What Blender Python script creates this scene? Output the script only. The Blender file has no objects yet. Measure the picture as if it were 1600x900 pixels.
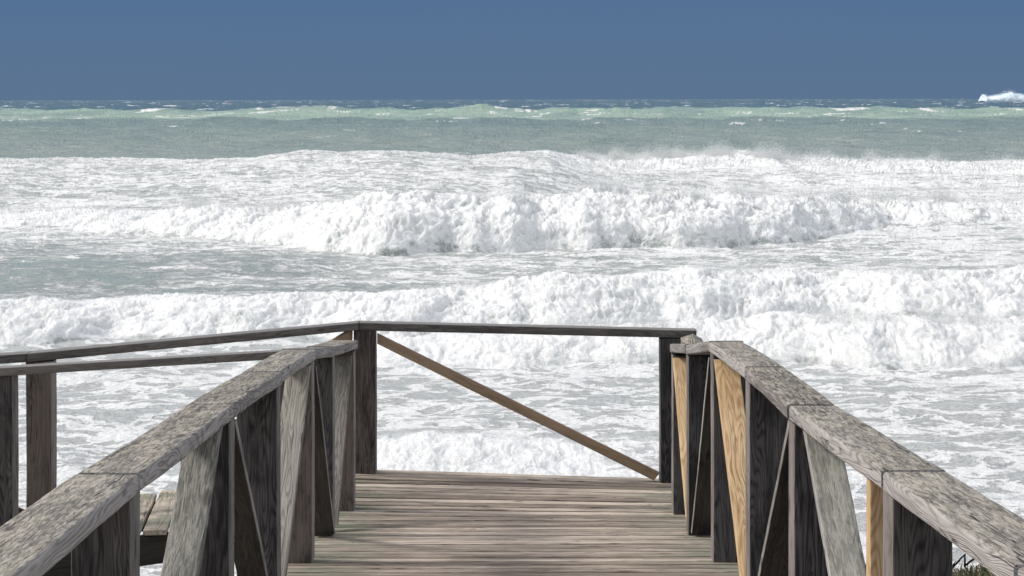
import bpy, math, random
import numpy as np
R = math.radians
rnd = random.Random(7)
rng = np.random.default_rng(11)
scene = bpy.context.scene
COL = scene.collection

# ------------------------------------------------------------------ camera
CZ = 5.0          # eye above sea level
F = 2700.0        # focal length in pixels of the 1600 px wide photo
HOR = 155.0       # horizon row
cam = bpy.data.cameras.new("camera")
cam.sensor_width = 36.0
cam.lens = 36.0 * F / 1600.0
cam.shift_y = -(450.0 - HOR) / 1600.0
cam.clip_start = 0.05
cam.clip_end = 60000.0
camo = bpy.data.objects.new("camera", cam)
camo.location = (0, 0, CZ)
camo.rotation_euler = (R(90), R(0.10), 0)
COL.objects.link(camo)
scene.camera = camo

# ------------------------------------------------------------------ world, sun, exposure
SUN_EL, SUN_AZ = 41.0, -84.0      # azimuth clockwise from +Y (the view direction): from the left
w = bpy.data.worlds.new("World")
scene.world = w
w.use_nodes = True
nt = w.node_tree
nt.nodes.clear()
def N(t, **kw):
    n = nt.nodes.new(t)
    for k, v in kw.items():
        setattr(n, k, v)
    return n
wo = N('ShaderNodeOutputWorld'); bg = N('ShaderNodeBackground')
sky = N('ShaderNodeTexSky', sky_type='NISHITA')
sky.sun_disc = False
sky.sun_elevation = R(SUN_EL)
sky.sun_rotation = R(SUN_AZ)
sky.air_density = 1.0; sky.dust_density = 1.5; sky.ozone_density = 1.0
bg.inputs['Strength'].default_value = 0.10
tc = N('ShaderNodeTexCoord')
sep = N('ShaderNodeSeparateXYZ')
nt.links.new(tc.outputs['Generated'], sep.inputs[0])
# rain-cloud bank over the sea: slate blue, low in front, the sky opens behind and overhead
mr = N('ShaderNodeMapRange'); mr.interpolation_type = 'SMOOTHSTEP'
ma = N('ShaderNodeMath', operation='MULTIPLY_ADD')       # y - 0.9*z
ma.inputs[1].default_value = -0.9
nt.links.new(sep.outputs['Z'], ma.inputs[0]); nt.links.new(sep.outputs['Y'], ma.inputs[2])
nt.links.new(ma.outputs[0], mr.inputs['Value'])
mr.inputs['From Min'].default_value = -0.15; mr.inputs['From Max'].default_value = 0.35
nz = N('ShaderNodeTexNoise'); nz.inputs['Scale'].default_value = 2.2; nz.inputs['Detail'].default_value = 4
mp = N('ShaderNodeMapping'); mp.inputs['Scale'].default_value = (1, 1, 5)
nt.links.new(tc.outputs['Generated'], mp.inputs[0]); nt.links.new(mp.outputs[0], nz.inputs['Vector'])
elev = N('ShaderNodeMapRange'); elev.inputs['From Min'].default_value = 0.0; elev.inputs['From Max'].default_value = 0.08
nt.links.new(sep.outputs['Z'], elev.inputs['Value'])
ad = N('ShaderNodeMath', operation='MULTIPLY_ADD'); ad.inputs[1].default_value = 0.5
nt.links.new(nz.outputs['Fac'], ad.inputs[0]); nt.links.new(elev.outputs[0], ad.inputs[2])
sb = N('ShaderNodeMath', operation='SUBTRACT'); sb.inputs[1].default_value = 0.25
nt.links.new(ad.outputs[0], sb.inputs[0])
cr = N('ShaderNodeMix', data_type='RGBA')
nt.links.new(sb.outputs[0], cr.inputs['Factor'])
SK = 7.0
cr.inputs['A'].default_value = (0.105*SK, 0.175*SK, 0.285*SK, 1)    # at the horizon
cr.inputs['B'].default_value = (0.080*SK, 0.160*SK, 0.310*SK, 1)    # higher up
# bright broken cloud over the rest of the sky: lifts Nishita towards white
lit = N('ShaderNodeMix', data_type='RGBA'); lit.inputs['Factor'].default_value = 0.55
nt.links.new(sky.outputs[0], lit.inputs['A']); lit.inputs['B'].default_value = (7.4, 7.3, 7.2, 1)
mx = N('ShaderNodeMix', data_type='RGBA')
nt.links.new(mr.outputs[0], mx.inputs['Factor'])
nt.links.new(lit.outputs['Result'], mx.inputs['A']); nt.links.new(cr.outputs['Result'], mx.inputs['B'])
nt.links.new(mx.outputs['Result'], bg.inputs['Color'])
nt.links.new(bg.outputs[0], wo.inputs[0])

sun = bpy.data.lights.new("sun", 'SUN')
sun.energy = 1.9; sun.angle = R(12.0); sun.color = (1.0, 0.95, 0.88)
so = bpy.data.objects.new("sun", sun)
so.rotation_euler = (R(90 - SUN_EL), 0, R(-SUN_AZ + 180))
COL.objects.link(so)

vs = scene.view_settings
vs.view_transform = 'Standard'; vs.look = 'None'; vs.gamma = 1.0; vs.use_curve_mapping = False
vs.exposure = 0.53
scene.cycles.max_bounces = 5

# ------------------------------------------------------------------ helpers
def at(px, py, ppm):
    """photo pixel at a known scale (pixels per metre) -> world point"""
    return ((px - 800.0) / ppm, F / ppm, CZ - (py - HOR) / ppm)

def tag(o, label=None, cat=None, group=None, kind=None):
    if label: o['label'] = label
    if cat: o['category'] = cat
    if group: o['group'] = group
    if kind: o['kind'] = kind
    return o

def empty(name, loc):
    o = bpy.data.objects.new(name, None)
    o.location = loc
    o.empty_display_size = 0.2
    COL.objects.link(o)
    return o

class MB:
    """mesh builder with a grain coordinate (gc) and a tone per vertex"""
    def __init__(s):
        s.v = []; s.f = []; s.g = []; s.t = []
    def add(s, v, f, g, tone):
        b = len(s.v)
        s.v += v; s.f += [tuple(i + b for i in q) for q in f]; s.g += g; s.t += [tone] * len(v)
    def build(s, name, mat, parent=None, smooth=True):
        me = bpy.data.meshes.new(name)
        off = parent.location if parent else (0, 0, 0)
        me.from_pydata([(a[0]-off[0], a[1]-off[1], a[2]-off[2]) for a in s.v], [], s.f)
        a = me.attributes.new('gc', 'FLOAT_VECTOR', 'POINT')
        a.data.foreach_set('vector', np.array(s.g, dtype=np.float32).ravel())
        a = me.attributes.new('tone', 'FLOAT', 'POINT')
        a.data.foreach_set('value', np.array(s.t, dtype=np.float32))
        me.materials.append(mat)
        if smooth:
            me.shade_smooth()
            me.set_sharp_from_angle(angle=R(38))
        me.update()
        o = bpy.data.objects.new(name, me)
        if parent: o.parent = parent
        COL.objects.link(o)
        return o

def vsub(a, b): return (a[0]-b[0], a[1]-b[1], a[2]-b[2])
def vadd(a, b, k=1.0): return (a[0]+b[0]*k, a[1]+b[1]*k, a[2]+b[2]*k)
def vlen(a): return math.sqrt(a[0]**2+a[1]**2+a[2]**2)
def vn(a):
    l = vlen(a); return (a[0]/l, a[1]/l, a[2]/l)
def cross(a, b): return (a[1]*b[2]-a[2]*b[1], a[2]*b[0]-a[0]*b[2], a[0]*b[1]-a[1]*b[0])
def dot(a, b): return a[0]*b[0]+a[1]*b[1]+a[2]*b[2]

def timber(mb, p0, p1, wdir, W, T, seg=14, rough=0.0015, rad=0.006, bow=0.0, tone=None, cut0=None, cut1=None):
    """a sawn board from p0 to p1 (centre line), W wide along wdir, T thick across it; worn rounded edges.
    cut0/cut1: optional plane normals that the end faces follow (mitred ends)"""
    ax = vn(vsub(p1, p0)); L = vlen(vsub(p1, p0))
    wd = vn(vadd(wdir, ax, -dot(wdir, ax))); td = cross(ax, wd)
    # rounded rectangle
    sec = []
    hw, ht = W/2, T/2
    nw = max(2, int(W/0.03))
    def corner(cx, cy, a0):
        for k in range(4):
            a = a0 + k*math.pi/6
            sec.append((cx + rad*math.cos(a), cy + rad*math.sin(a)))
    corner(hw-rad, ht-rad, 0)
    for k in range(1, nw): sec.append((hw-rad-(W-2*rad)*k/nw, ht))
    corner(-hw+rad, ht-rad, math.pi/2)
    corner(-hw+rad, -ht+rad, math.pi)
    for k in range(1, nw): sec.append((-hw+rad+(W-2*rad)*k/nw, -ht))
    corner(hw-rad, -ht+rad, 1.5*math.pi)
    m = len(sec)
    go = (rnd.uniform(0, 40), rnd.uniform(0, 40), rnd.uniform(0, 40))
    if tone is None: tone = rnd.random()
    ph = [rnd.uniform(0, 6.28) for _ in range(8)]
    v = []; g = []
    for i in range(seg + 1):
        s = i/seg
        for j, (a, b) in enumerate(sec):
            n = rough*(math.sin(ph[0]+s*L*5+a*12)+0.4*math.sin(ph[1]+s*L*17+b*30)+0.3*math.sin(ph[2]+s*L*41+j*.8))*.55
            k = 1 + n/max(hw, ht)*1.2
            aa, bb = a*k, b*k + bow*math.sin(math.pi*s)
            p = vadd(vadd(vadd(p0, ax, s*L), wd, aa), td, bb)
            if i == 0 and cut0: p = vadd(p, ax, -dot(vsub(p, p0), cut0)/dot(ax, cut0))
            if i == seg and cut1: p = vadd(p, ax, -dot(vsub(p, p1), cut1)/dot(ax, cut1))
            v.append(p); g.append((s*L+go[0], a+go[1], b+go[2]))
    f = []
    for i in range(seg):
        for j in range(m):
            q = (j+1) % m
            f.append((i*m+j, i*m+q, (i+1)*m+q, (i+1)*m+j))
    mb.add(v, f, g, tone)
    # end caps with own verts
    for base, rev in ((0, True), (seg*m, False)):
        vv = v[base:base+m]; gg = [(x+0.3*(sec[k][0]), y, z) for k, (x, y, z) in enumerate(g[base:base+m])]
        c = (sum(p[0] for p in vv)/m, sum(p[1] for p in vv)/m, sum(p[2] for p in vv)/m)
        cg = (sum(p[0] for p in gg)/m, sum(p[1] for p in gg)/m, sum(p[2] for p in gg)/m)
        ff = [((k+1) % m, k, m) if rev else (k, (k+1) % m, m) for k in range(m)]
        mb.add(list(vv)+[c], ff, gg+[cg], tone)

# ------------------------------------------------------------------ materials
def new_mat(name):
    m = bpy.data.materials.new(name); m.use_nodes = True
    t = m.node_tree; t.nodes.clear()
    return m, t

class G:
    """tiny node-graph helper"""
    def __init__(s, t): s.t = t
    def n(s, typ, **kw):
        x = s.t.nodes.new(typ)
        for k, v in kw.items(): setattr(x, k, v)
        return x
    def l(s, a, b): s.t.links.new(a, b)
    def put(s, sock, v):
        if isinstance(v, (int, float)): sock.default_value = v
        elif isinstance(v, tuple): sock.default_value = v
        else: s.l(v, sock)
    def math(s, op, a, b=0.0, c=None):
        x = s.n('ShaderNodeMath', operation=op)
        s.put(x.inputs[0], a); s.put(x.inputs[1], b)
        if c is not None: s.put(x.inputs[2], c)
        return x.outputs[0]
    def rng(s, v, a, b, c=0.0, d=1.0, smooth=True):
        x = s.n('ShaderNodeMapRange')
        if smooth: x.interpolation_type = 'SMOOTHSTEP'
        s.put(x.inputs[0], v)
        for i, q in enumerate((a, b, c, d)): s.put(x.inputs[i+1], q)
        return x.outputs[0]
    def scale(s, vec, sc, loc=(0, 0, 0)):
        x = s.n('ShaderNodeMapping'); s.l(vec, x.inputs[0])
        x.inputs['Scale'].default_value = sc; x.inputs['Location'].default_value = loc
        return x.outputs[0]
    def noise(s, vec, sc, det=4, rough=0.5, dist=0.0):
        x = s.n('ShaderNodeTexNoise'); s.l(vec, x.inputs['Vector'])
        x.inputs['Scale'].default_value = sc; x.inputs['Detail'].default_value = det
        x.inputs['Roughness'].default_value = rough; x.inputs['Distortion'].default_value = dist
        return x.outputs['Fac']
    def mix(s, f, a, b):
        x = s.n('ShaderNodeMix', data_type='RGBA')
        s.put(x.inputs['Factor'], f)
        for k, v in (('A', a), ('B', b)):
            if isinstance(v, tuple): v = (v[0], v[1], v[2], 1)
            s.put(x.inputs[k], v)
        return x.outputs['Result']

def wood(name, dark, light, rough=0.8, speck=0.0, speck_cols=None, crack=0.55, algae=0.0, ring=0.5, tonevar=0.35, bump=0.6, topgrey=0.0, stain=0.0, edge=None, contrast=1.0, streak=0.0):
    m, t = new_mat(name); g = G(t)
    out = g.n('ShaderNodeOutputMaterial'); p = g.n('ShaderNodeBsdfPrincipled')
    g.l(p.outputs[0], out.inputs[0])
    at_ = g.n('ShaderNodeAttribute', attribute_name='gc').outputs['Vector']
    tone = g.n('ShaderNodeAttribute', attribute_name='tone').outputs['Fac']
    warp = g.n('ShaderNodeVectorMath', operation='ADD')
    wn = g.n('ShaderNodeTexNoise'); g.l(g.scale(at_, (2.2, 9, 9)), wn.inputs['Vector']); wn.inputs['Scale'].default_value = 1.0; wn.inputs['Detail'].default_value = 2
    wv = g.n('ShaderNodeVectorMath', operation='MULTIPLY'); g.l(wn.outputs['Color'], wv.inputs[0]); wv.inputs[1].default_value = (0.0, 0.06, 0.06)
    g.l(at_, warp.inputs[0]); g.l(wv.outputs[0], warp.inputs[1])
    W_ = warp.outputs[0]
    fine = g.noise(g.scale(W_, (3, 260, 260)), 1.0, 3, 0.6)
    mid = g.noise(g.scale(W_, (1.2, 60, 60)), 1.0, 4, 0.6)
    # growth rings as contour lines of a stretched noise
    rn = g.noise(g.scale(W_, (1.1, 14, 14)), 1.0, 1, 0.4)
    rings = g.math('ABSOLUTE', g.math('SINE', g.math('MULTIPLY', rn, 70.0)))
    blot = g.noise(g.scale(at_, (3, 9, 9)), 1.0, 4, 0.6)
    a = g.math('ADD', g.math('MULTIPLY', fine, 0.45), g.math('MULTIPLY', mid, 0.55))
    a = g.math('ADD', a, g.math('MULTIPLY', g.math('SUBTRACT', rings, 0.6), 0.28*ring))
    a = g.math('ADD', a, g.math('MULTIPLY', g.math('SUBTRACT', blot, 0.5), 0.45))
    a = g.math('ADD', a, g.math('MULTIPLY', g.math('SUBTRACT', tone, 0.5), tonevar))
    fac = g.rng(a, 0.52-0.30/contrast, 0.52+0.30/contrast)
    col = g.mix(fac, dark, light)
    if streak:
        st1 = g.noise(g.scale(W_, (0.9, 42, 8)), 1.0, 3, 0.62)
        st2 = g.noise(g.scale(at_, (1.6, 3, 3), (7, 3, 1)), 1.0, 3, 0.6)
        col = g.mix(g.math('MULTIPLY', g.rng(g.math('ADD', st1, g.math('MULTIPLY', g.math('SUBTRACT', st2, .5), .35)), 0.53, 0.60), streak), col, (dark[0]*.30, dark[1]*.30, dark[2]*.31))
    if stain:
        col = g.mix(g.rng(g.noise(g.scale(at_, (2.0, 5, 5)), 1.3, 5, 0.65), 0.50, 0.68, 0, stain), col, (dark[0]*.35, dark[1]*.35, dark[2]*.38))
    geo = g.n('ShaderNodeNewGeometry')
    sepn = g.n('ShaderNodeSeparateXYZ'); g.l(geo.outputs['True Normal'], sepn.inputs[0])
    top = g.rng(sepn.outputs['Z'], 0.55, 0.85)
    h = a
    if edge:  # weathered and sunlit side slivers, painted lighter by facing direction
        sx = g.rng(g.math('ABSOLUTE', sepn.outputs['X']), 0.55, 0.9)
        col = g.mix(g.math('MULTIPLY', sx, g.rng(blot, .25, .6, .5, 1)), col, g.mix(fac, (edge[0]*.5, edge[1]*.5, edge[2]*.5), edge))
    if speck:
        sn = g.noise(g.scale(at_, (17, 105, 105)), 1.0, 5, 0.74, 0.4)
        sn2 = g.noise(g.scale(at_, (5, 14, 14)), 1.0, 3, 0.6)
        sm = g.math('ADD', sn, g.math('MULTIPLY', g.math('SUBTRACT', sn2, 0.5), 0.35))
        c2 = g.mix(g.rng(sm, 0.42, 0.60), speck_cols[0], speck_cols[1])
        c2 = g.mix(g.rng(g.noise(g.scale(at_, (9, 20, 20)), 1.7, 3, 0.6), 0.52, 0.66), c2, speck_cols[2]) if len(speck_cols) > 2 else c2
        k = g.math('MULTIPLY', top, speck)
        col = g.mix(k, col, c2)
        h = g.math('ADD', a, g.math('MULTIPLY', sm, g.math('MULTIPLY', top, 0.8)))
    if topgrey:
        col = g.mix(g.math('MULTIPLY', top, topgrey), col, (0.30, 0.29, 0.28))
    # drying cracks along the grain
    ck = g.noise(g.scale(W_, (1.0, 48, 48)), 1.0, 2, 0.5)
    ckm = g.math('ABSOLUTE', g.math('SUBTRACT', ck, 0.5))
    ckm = g.rng(ckm, 0.0, 0.022, 1.0, 0.0)
    gate = g.rng(g.noise(g.scale(at_, (1.6, 10, 10), (3, 5, 7)), 1.0, 2, 0.5), 0.50, 0.58)
    ckm = g.math('MULTIPLY', g.math('MULTIPLY', ckm, gate), crack)
    col = g.mix(ckm, col, (0.012, 0.011, 0.012))
    # knots
    vo = g.n('ShaderNodeTexVoronoi'); g.l(g.scale(at_, (2.6, 7.5, 7.5)), vo.inputs['Vector']); vo.inputs['Scale'].default_value = 1.0
    kn = g.rng(vo.outputs['Distance'], 0.05, 0.13, 1.0, 0.0)
    col = g.mix(g.math('MULTIPLY', kn, 0.7), col, (dark[0]*.4, dark[1]*.35, dark[2]*.35))
    if algae:
        po = g.n('ShaderNodeSeparateXYZ'); g.l(geo.outputs['Position'], po.inputs[0])
        ed = g.rng(g.math('ABSOLUTE', po.outputs['X']), 0.50, 1.0)
        an = g.rng(g.noise(g.scale(geo.outputs['Position'], (2.5, 5, 5)), 1.2, 6, 0.7), 0.38, 0.62)
        col = g.mix(g.math('MULTIPLY', g.math('MULTIPLY', ed, an), algae), col, (0.17, 0.20, 0.14))
    g.l(col, p.inputs['Base Color'])
    p.inputs['Roughness'].default_value = rough
    p.inputs['Specular IOR Level'].default_value = 0.3
    b = g.n('ShaderNodeBump'); b.inputs['Strength'].default_value = bump; b.inputs['Distance'].default_value = 0.004
    g.l(g.math('SUBTRACT', h, g.math('MULTIPLY', ckm, 1.5)), b.inputs['Height'])
    g.l(b.outputs[0], p.inputs['Normal'])
    return m

M = {}
M['rail'] = wood('weathered_handrail_wood', (0.15, 0.135, 0.125), (0.47, 0.44, 0.42), speck=0.78,
                 speck_cols=((0.080, 0.071, 0.058), (0.45, 0.405, 0.33), (0.24, 0.215, 0.165)), crack=0.9, ring=1.0)
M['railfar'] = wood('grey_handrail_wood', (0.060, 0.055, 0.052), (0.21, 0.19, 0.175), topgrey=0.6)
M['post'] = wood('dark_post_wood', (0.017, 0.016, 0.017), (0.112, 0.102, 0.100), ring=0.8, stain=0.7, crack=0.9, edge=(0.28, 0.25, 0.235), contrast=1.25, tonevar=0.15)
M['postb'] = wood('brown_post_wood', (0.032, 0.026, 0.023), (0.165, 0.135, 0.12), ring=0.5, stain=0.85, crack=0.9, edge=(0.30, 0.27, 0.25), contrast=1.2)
M['brace'] = wood('weathered_brace_wood', (0.16, 0.145, 0.125), (0.46, 0.43, 0.38), ring=0.8, speck=0.0, stain=0.35)
M['lichen'] = wood('lichen_brace_wood', (0.11, 0.105, 0.10), (0.43, 0.41, 0.385), ring=0.6, speck=0.55,
                   speck_cols=((0.11, 0.11, 0.085), (0.40, 0.395, 0.33)), stain=0.5, contrast=1.3)
M['shadebrace'] = wood('shaded_brace_wood', (0.018, 0.016, 0.017), (0.085, 0.075, 0.070), ring=0.5, stain=0.5, edge=(0.42, 0.39, 0.36))  # shade of the undersides is put into the colour, lit sides painted lighter
M['pale'] = wood('new_pine_wood', (0.40, 0.25, 0.12), (0.72, 0.53, 0.33), ring=1.0, crack=0.4, tonevar=0.1)
M['tan'] = wood('tan_brace_wood', (0.22, 0.155, 0.10), (0.40, 0.295, 0.20), ring=0.5, crack=0.3, tonevar=0.1)
M['deck'] = wood('worn_deck_wood', (0.25, 0.20, 0.16), (0.66, 0.555, 0.46), streak=0.50, ring=0.2, crack=0.85, algae=0.7, tonevar=0.35, stain=0.15, contrast=1.35, bump=0.9)
M['beam'] = wood('wet_beam_wood', (0.015, 0.013, 0.013), (0.05, 0.045, 0.042))
# ------------------------------------------------------------------ numpy noise
def make_noise(seed):
    r = np.random.default_rng(seed)
    ang = r.uniform(0, 2*np.pi, (256, 256)).astype(np.float32)
    gx, gy = np.cos(ang), np.sin(ang)
    def f(x, y):
        xi = np.floor(x).astype(np.int32); yi = np.floor(y).astype(np.int32)
        fx = (x - xi).astype(np.float32); fy = (y - yi).astype(np.float32)
        u = fx*fx*fx*(fx*(fx*6-15)+10); v = fy*fy*fy*(fy*(fy*6-15)+10)
        x0 = xi & 255; x1 = (xi+1) & 255; y0 = yi & 255; y1 = (yi+1) & 255
        a = gx[x0, y0]*fx + gy[x0, y0]*fy
        b = gx[x1, y0]*(fx-1) + gy[x1, y0]*fy
        c = gx[x0, y1]*fx + gy[x0, y1]*(fy-1)
        d = gx[x1, y1]*(fx-1) + gy[x1, y1]*(fy-1)
        return ((a*(1-u)+b*u)*(1-v) + (c*(1-u)+d*u)*v)*1.5
    return f
ns = [make_noise(100+i) for i in range(6)]
def fbm(k, x, y, octs, gain=0.5):
    s = 0; a = 1.0; tot = 0
    for i in range(octs):
        s = s + a*ns[(k+i) % 6](x*2.03**i + 17.3*i, y*2.03**i + 9.1*i); tot += a; a *= gain
    return s/tot
def billow(k, x, y, octs, gain=0.55):
    s = 0; a = 1.0; tot = 0
    for i in range(octs):
        s = s + a*(1-np.abs(ns[(k+i) % 6](x*2.07**i + 31.7*i, y*2.07**i + 5.3*i))*2.2); tot += a; a *= gain
    return s/tot
def sstep(a, b, x):
    t = np.clip((x-a)/(b-a), 0, 1); return t*t*(3-2*t)

# ------------------------------------------------------------------ sea
# each breaker: table of (photo column, foot row, crest row, depth foot->crest in m, back length, roller strength)
BR = []
def breaker(y0, cols, foot, crest, dl, back, strength, fade=None):
    cols = np.array(cols, float); foot = np.array(foot, float); crest = np.array(crest, float)
    yf = F*CZ/(foot-HOR)
    yc = yf + dl
    h = CZ - (crest-HOR)*yc/F
    X = (cols-800)/F*yf
    st = np.array(strength, float)*np.ones_like(X)
    BR.append((X, yf, yc, h, back, st))
# the swash roller just beyond the landing
breaker(22, [-300, 0, 300, 560, 620, 850, 960, 1060, 1400, 1900], [760, 760, 755, 757, 757, 757, 757, 752, 760, 760],
        [740, 740, 735, 708, 702, 706, 734, 742, 742, 742], 1.7, 2.0, [.1, .1, .3, 1, 1, 1, .5, .2, .1, .1])
# the two rollers of the inner surf
breaker(33, [-300, 300, 500, 600, 800, 950, 1100, 1250, 1400, 1600, 1900], [545, 545, 560, 572, 566, 566, 570, 573, 572, 572, 572],
        [545, 545, 545, 528, 522, 512, 500, 492, 490, 494, 492], 2.2, 1.1, [0, 0, .3, .9, 1, 1, 1, 1, 1, 1, 1])
breaker(38, [-300, 0, 100, 200, 300, 420, 560, 680, 800, 900, 1000, 1110, 1150, 1300, 1450, 1600, 1900],
        [540, 540, 536, 530, 533, 531, 528, 520, 516, 510, 508, 505, 500, 492, 494, 494, 494],
        [478, 474, 472, 472, 466, 469, 463, 455, 446, 433, 434, 424, 431, 424, 421, 426, 424], 3.0, 4.0, 1)
# the big broken wave in the middle
breaker(60, [-300, 0, 100, 200, 250, 320, 420, 520, 620, 720, 850, 1000, 1120, 1230, 1330, 1400, 1600, 1900],
        [352, 354, 356, 362, 368, 372, 380, 392, 395, 392, 390, 391, 388, 380, 366, 352, 346, 346],
        [336, 333, 330, 330, 326, 328, 324, 312, 303, 300, 303, 303, 305, 309, 312, 316, 318, 318], 4.5, 7.0,
        [.8, .8, .8, .8, .9, .9, 1, 1, 1, 1, 1, 1, 1, 1, .95, .85, .7, .7])
# the outer break
breaker(100, [-300, 0, 150, 280, 370, 450, 560, 650, 720, 800, 870, 920, 1000, 1100, 1200, 1250, 1300, 1450, 1600, 1900],
        [330, 325, 325, 325, 325, 325, 325, 325, 325, 325, 318, 310, 300, 292, 290, 290, 290, 292, 292, 292],
        [247, 247, 250, 246, 235, 239, 235, 240, 243, 239, 236, 244, 246, 244, 240, 237, 247, 250, 255, 255],
        22.0, 14.0, [.1, .12, .1, .1, .15, .15, .15, .15, .15, .15, .25, .5, .8, 1, 1, 1, 1, 1, 1, 1])
BR = [(X, yf, yc, h, b, s) for (X, yf, yc, h, b, s) in BR]
_o = list(BR[-1]); _yf = F*CZ/(292-HOR)
# turbulent part of the outer break stands steeper
_o[1] = _o[1].copy(); BR[-1] = tuple(_o)

def base_sea(x, y):
    """smooth height and masks: z, roller turbulence, foam coverage"""
    z = np.zeros_like(x); turb = np.zeros_like(x)
    jx = x + 0.0
    for i, (X, yf, yc, h, back, st) in enumerate(BR):
        wob = fbm(i, x/(9.0 if i == 4 else 3.3)+i*7, np.full_like(x, i*3.1), 3)*(0.9 + 0.012*yc[0])
        f_ = np.interp(jx, X, yf) + wob; c_ = np.interp(jx, X, yc) + wob
        hh = np.interp(jx, X, h) * (1 + (0.07, 0.25, 0.36, 0.30, 0.07)[i]*fbm(i+2, x/(6.0 if i == 4 else 2.2)+i*3, y/3.0, 5, .58)); s_ = np.interp(jx, X, st)
        hh = np.maximum(hh, 0)
        v = (y-f_)/(c_-f_)
        if i == 4:
            steep = np.clip(s_, 0, 1)
            pw = 1.3 - 0.75*steep
        else:
            pw = 0.62
        front = np.sin(np.clip(v, 0, 1)*np.pi/2)**pw
        bk = np.exp(-(np.maximum(y-c_, 0)/back)**2)
        z = z + hh*front*bk
        if i == 4:
            t_ = s_*sstep(0.25, 0.5, v)*np.exp(-(np.maximum(y-c_, 0)/4.0)**2)
        else:
            t_ = s_*sstep(-0.10, 0.12, v)*np.exp(-(np.maximum(y-c_-0.4, 0)/(0.8+0.35*back*0.4))**2)
        turb = np.maximum(turb, t_)
    # unbroken outer swells
    far = sstep(125, 170, y)
    wl = fbm(1, x/40, y/160, 3)
    def swell(yc0, h0, wf, wb, k, wobx, woby):
        c = yc0 + fbm(k, x/wobx, np.full_like(x, k*1.7), 3)*woby
        hh = h0*(1+0.85*fbm(k+1, x/(wobx*.45), np.full_like(x, k*0.7), 4))
        d = y-c
        return hh*np.where(d < 0, np.exp(-(d/wf)**2), np.exp(-(d/wb)**2))
    z = z + swell(205, 0.85, 16, 16, 2, 60, 22) + swell(262, 0.8, 16, 16, 0, 70, 22) + swell(335, 1.30, 26, 26, 3, 30, 25) + swell(520, 2.3, 40, 30, 4, 45, 40)
    z = z + far*0.6*fbm(5, x/14, y/9, 5, .6)
    z = z + sstep(560, 800, y)*(1.2*fbm(2, x/50, y/45, 4) + 0.8*fbm(3, x/10, y/20, 4, .6))
    # low chop between the breakers
    z = z + (1-far)*(0.10*fbm(3, x/3.5+y/9, y/2.2, 3)) * sstep(14, 24, y)
    # oblique rise in the trough on the left
    z = z + 0.28*np.exp(-((y-50-0.35*(x+12))/3.0)**2)*sstep(-4, -9, x)
    return z, turb

def foam_cover(x, y, turb):
    c = np.full_like(x, 0.0)
    yy = [12, 20, 24, 27, 30, 33, 36, 42, 46, 50, 55, 60, 66, 72, 80, 95, 112, 118, 128, 150]
    cL = [.88, .88, .84, .78, .80, .80, .64, .42, .24, .20, .34, .72, .95, .95, .86, .84, .90, .60, .15, 0]   # left
    cM = [.88, .88, .80, .82, .80, .84, .84, .74, .66, .64, .76, .90, 1.0, .98, .88, .82, .88, .60, .15, 0]   # centre
    cR = [.88, .88, .86, .80, .82, .84, .92, .92, .90, .88, .88, .86, .95, .98, .98, .98, .98, .70, .15, 0]   # right
    l = np.interp(y, yy, cL); m_ = np.interp(y, yy, cM); r_ = np.interp(y, yy, cR)
    s = x/y*F/800.0          # -1 .. 1 across the bay as seen from the boardwalk
    s = s + 0.25*fbm(2, x/9, y/9, 2)
    a = sstep(-0.75, -0.15, s); b = sstep(0.15, 0.6, s)
    c = (l*(1-a)+m_*a)*(1-b)+r_*b
    c = c + 0.22*fbm(4, x/6.5, y/4.5, 3)*sstep(0.02, 0.2, c)
    c = np.maximum(c, np.clip(turb*1.5, 0, 1)*1.0)
    # whitecaps of the open sea
    xs_ = np.interp(y, [100, 500, 1500, 6000], [1, 1, 2, 8])
    wc = fbm(0, x/9/xs_, y/9/xs_**2, 5, .6) + 0.25*fbm(1, x/60, y/60, 2)
    k = np.interp(y, [130, 170, 300, 420, 480, 560, 700, 3000], [0.50, 0.46, 0.38, 0.24, 0.20, 0.24, 0.27, 0.25])
    c = np.maximum(c, sstep(k, k+0.16, wc)*0.9*sstep(130, 160, y))
    return c

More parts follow.
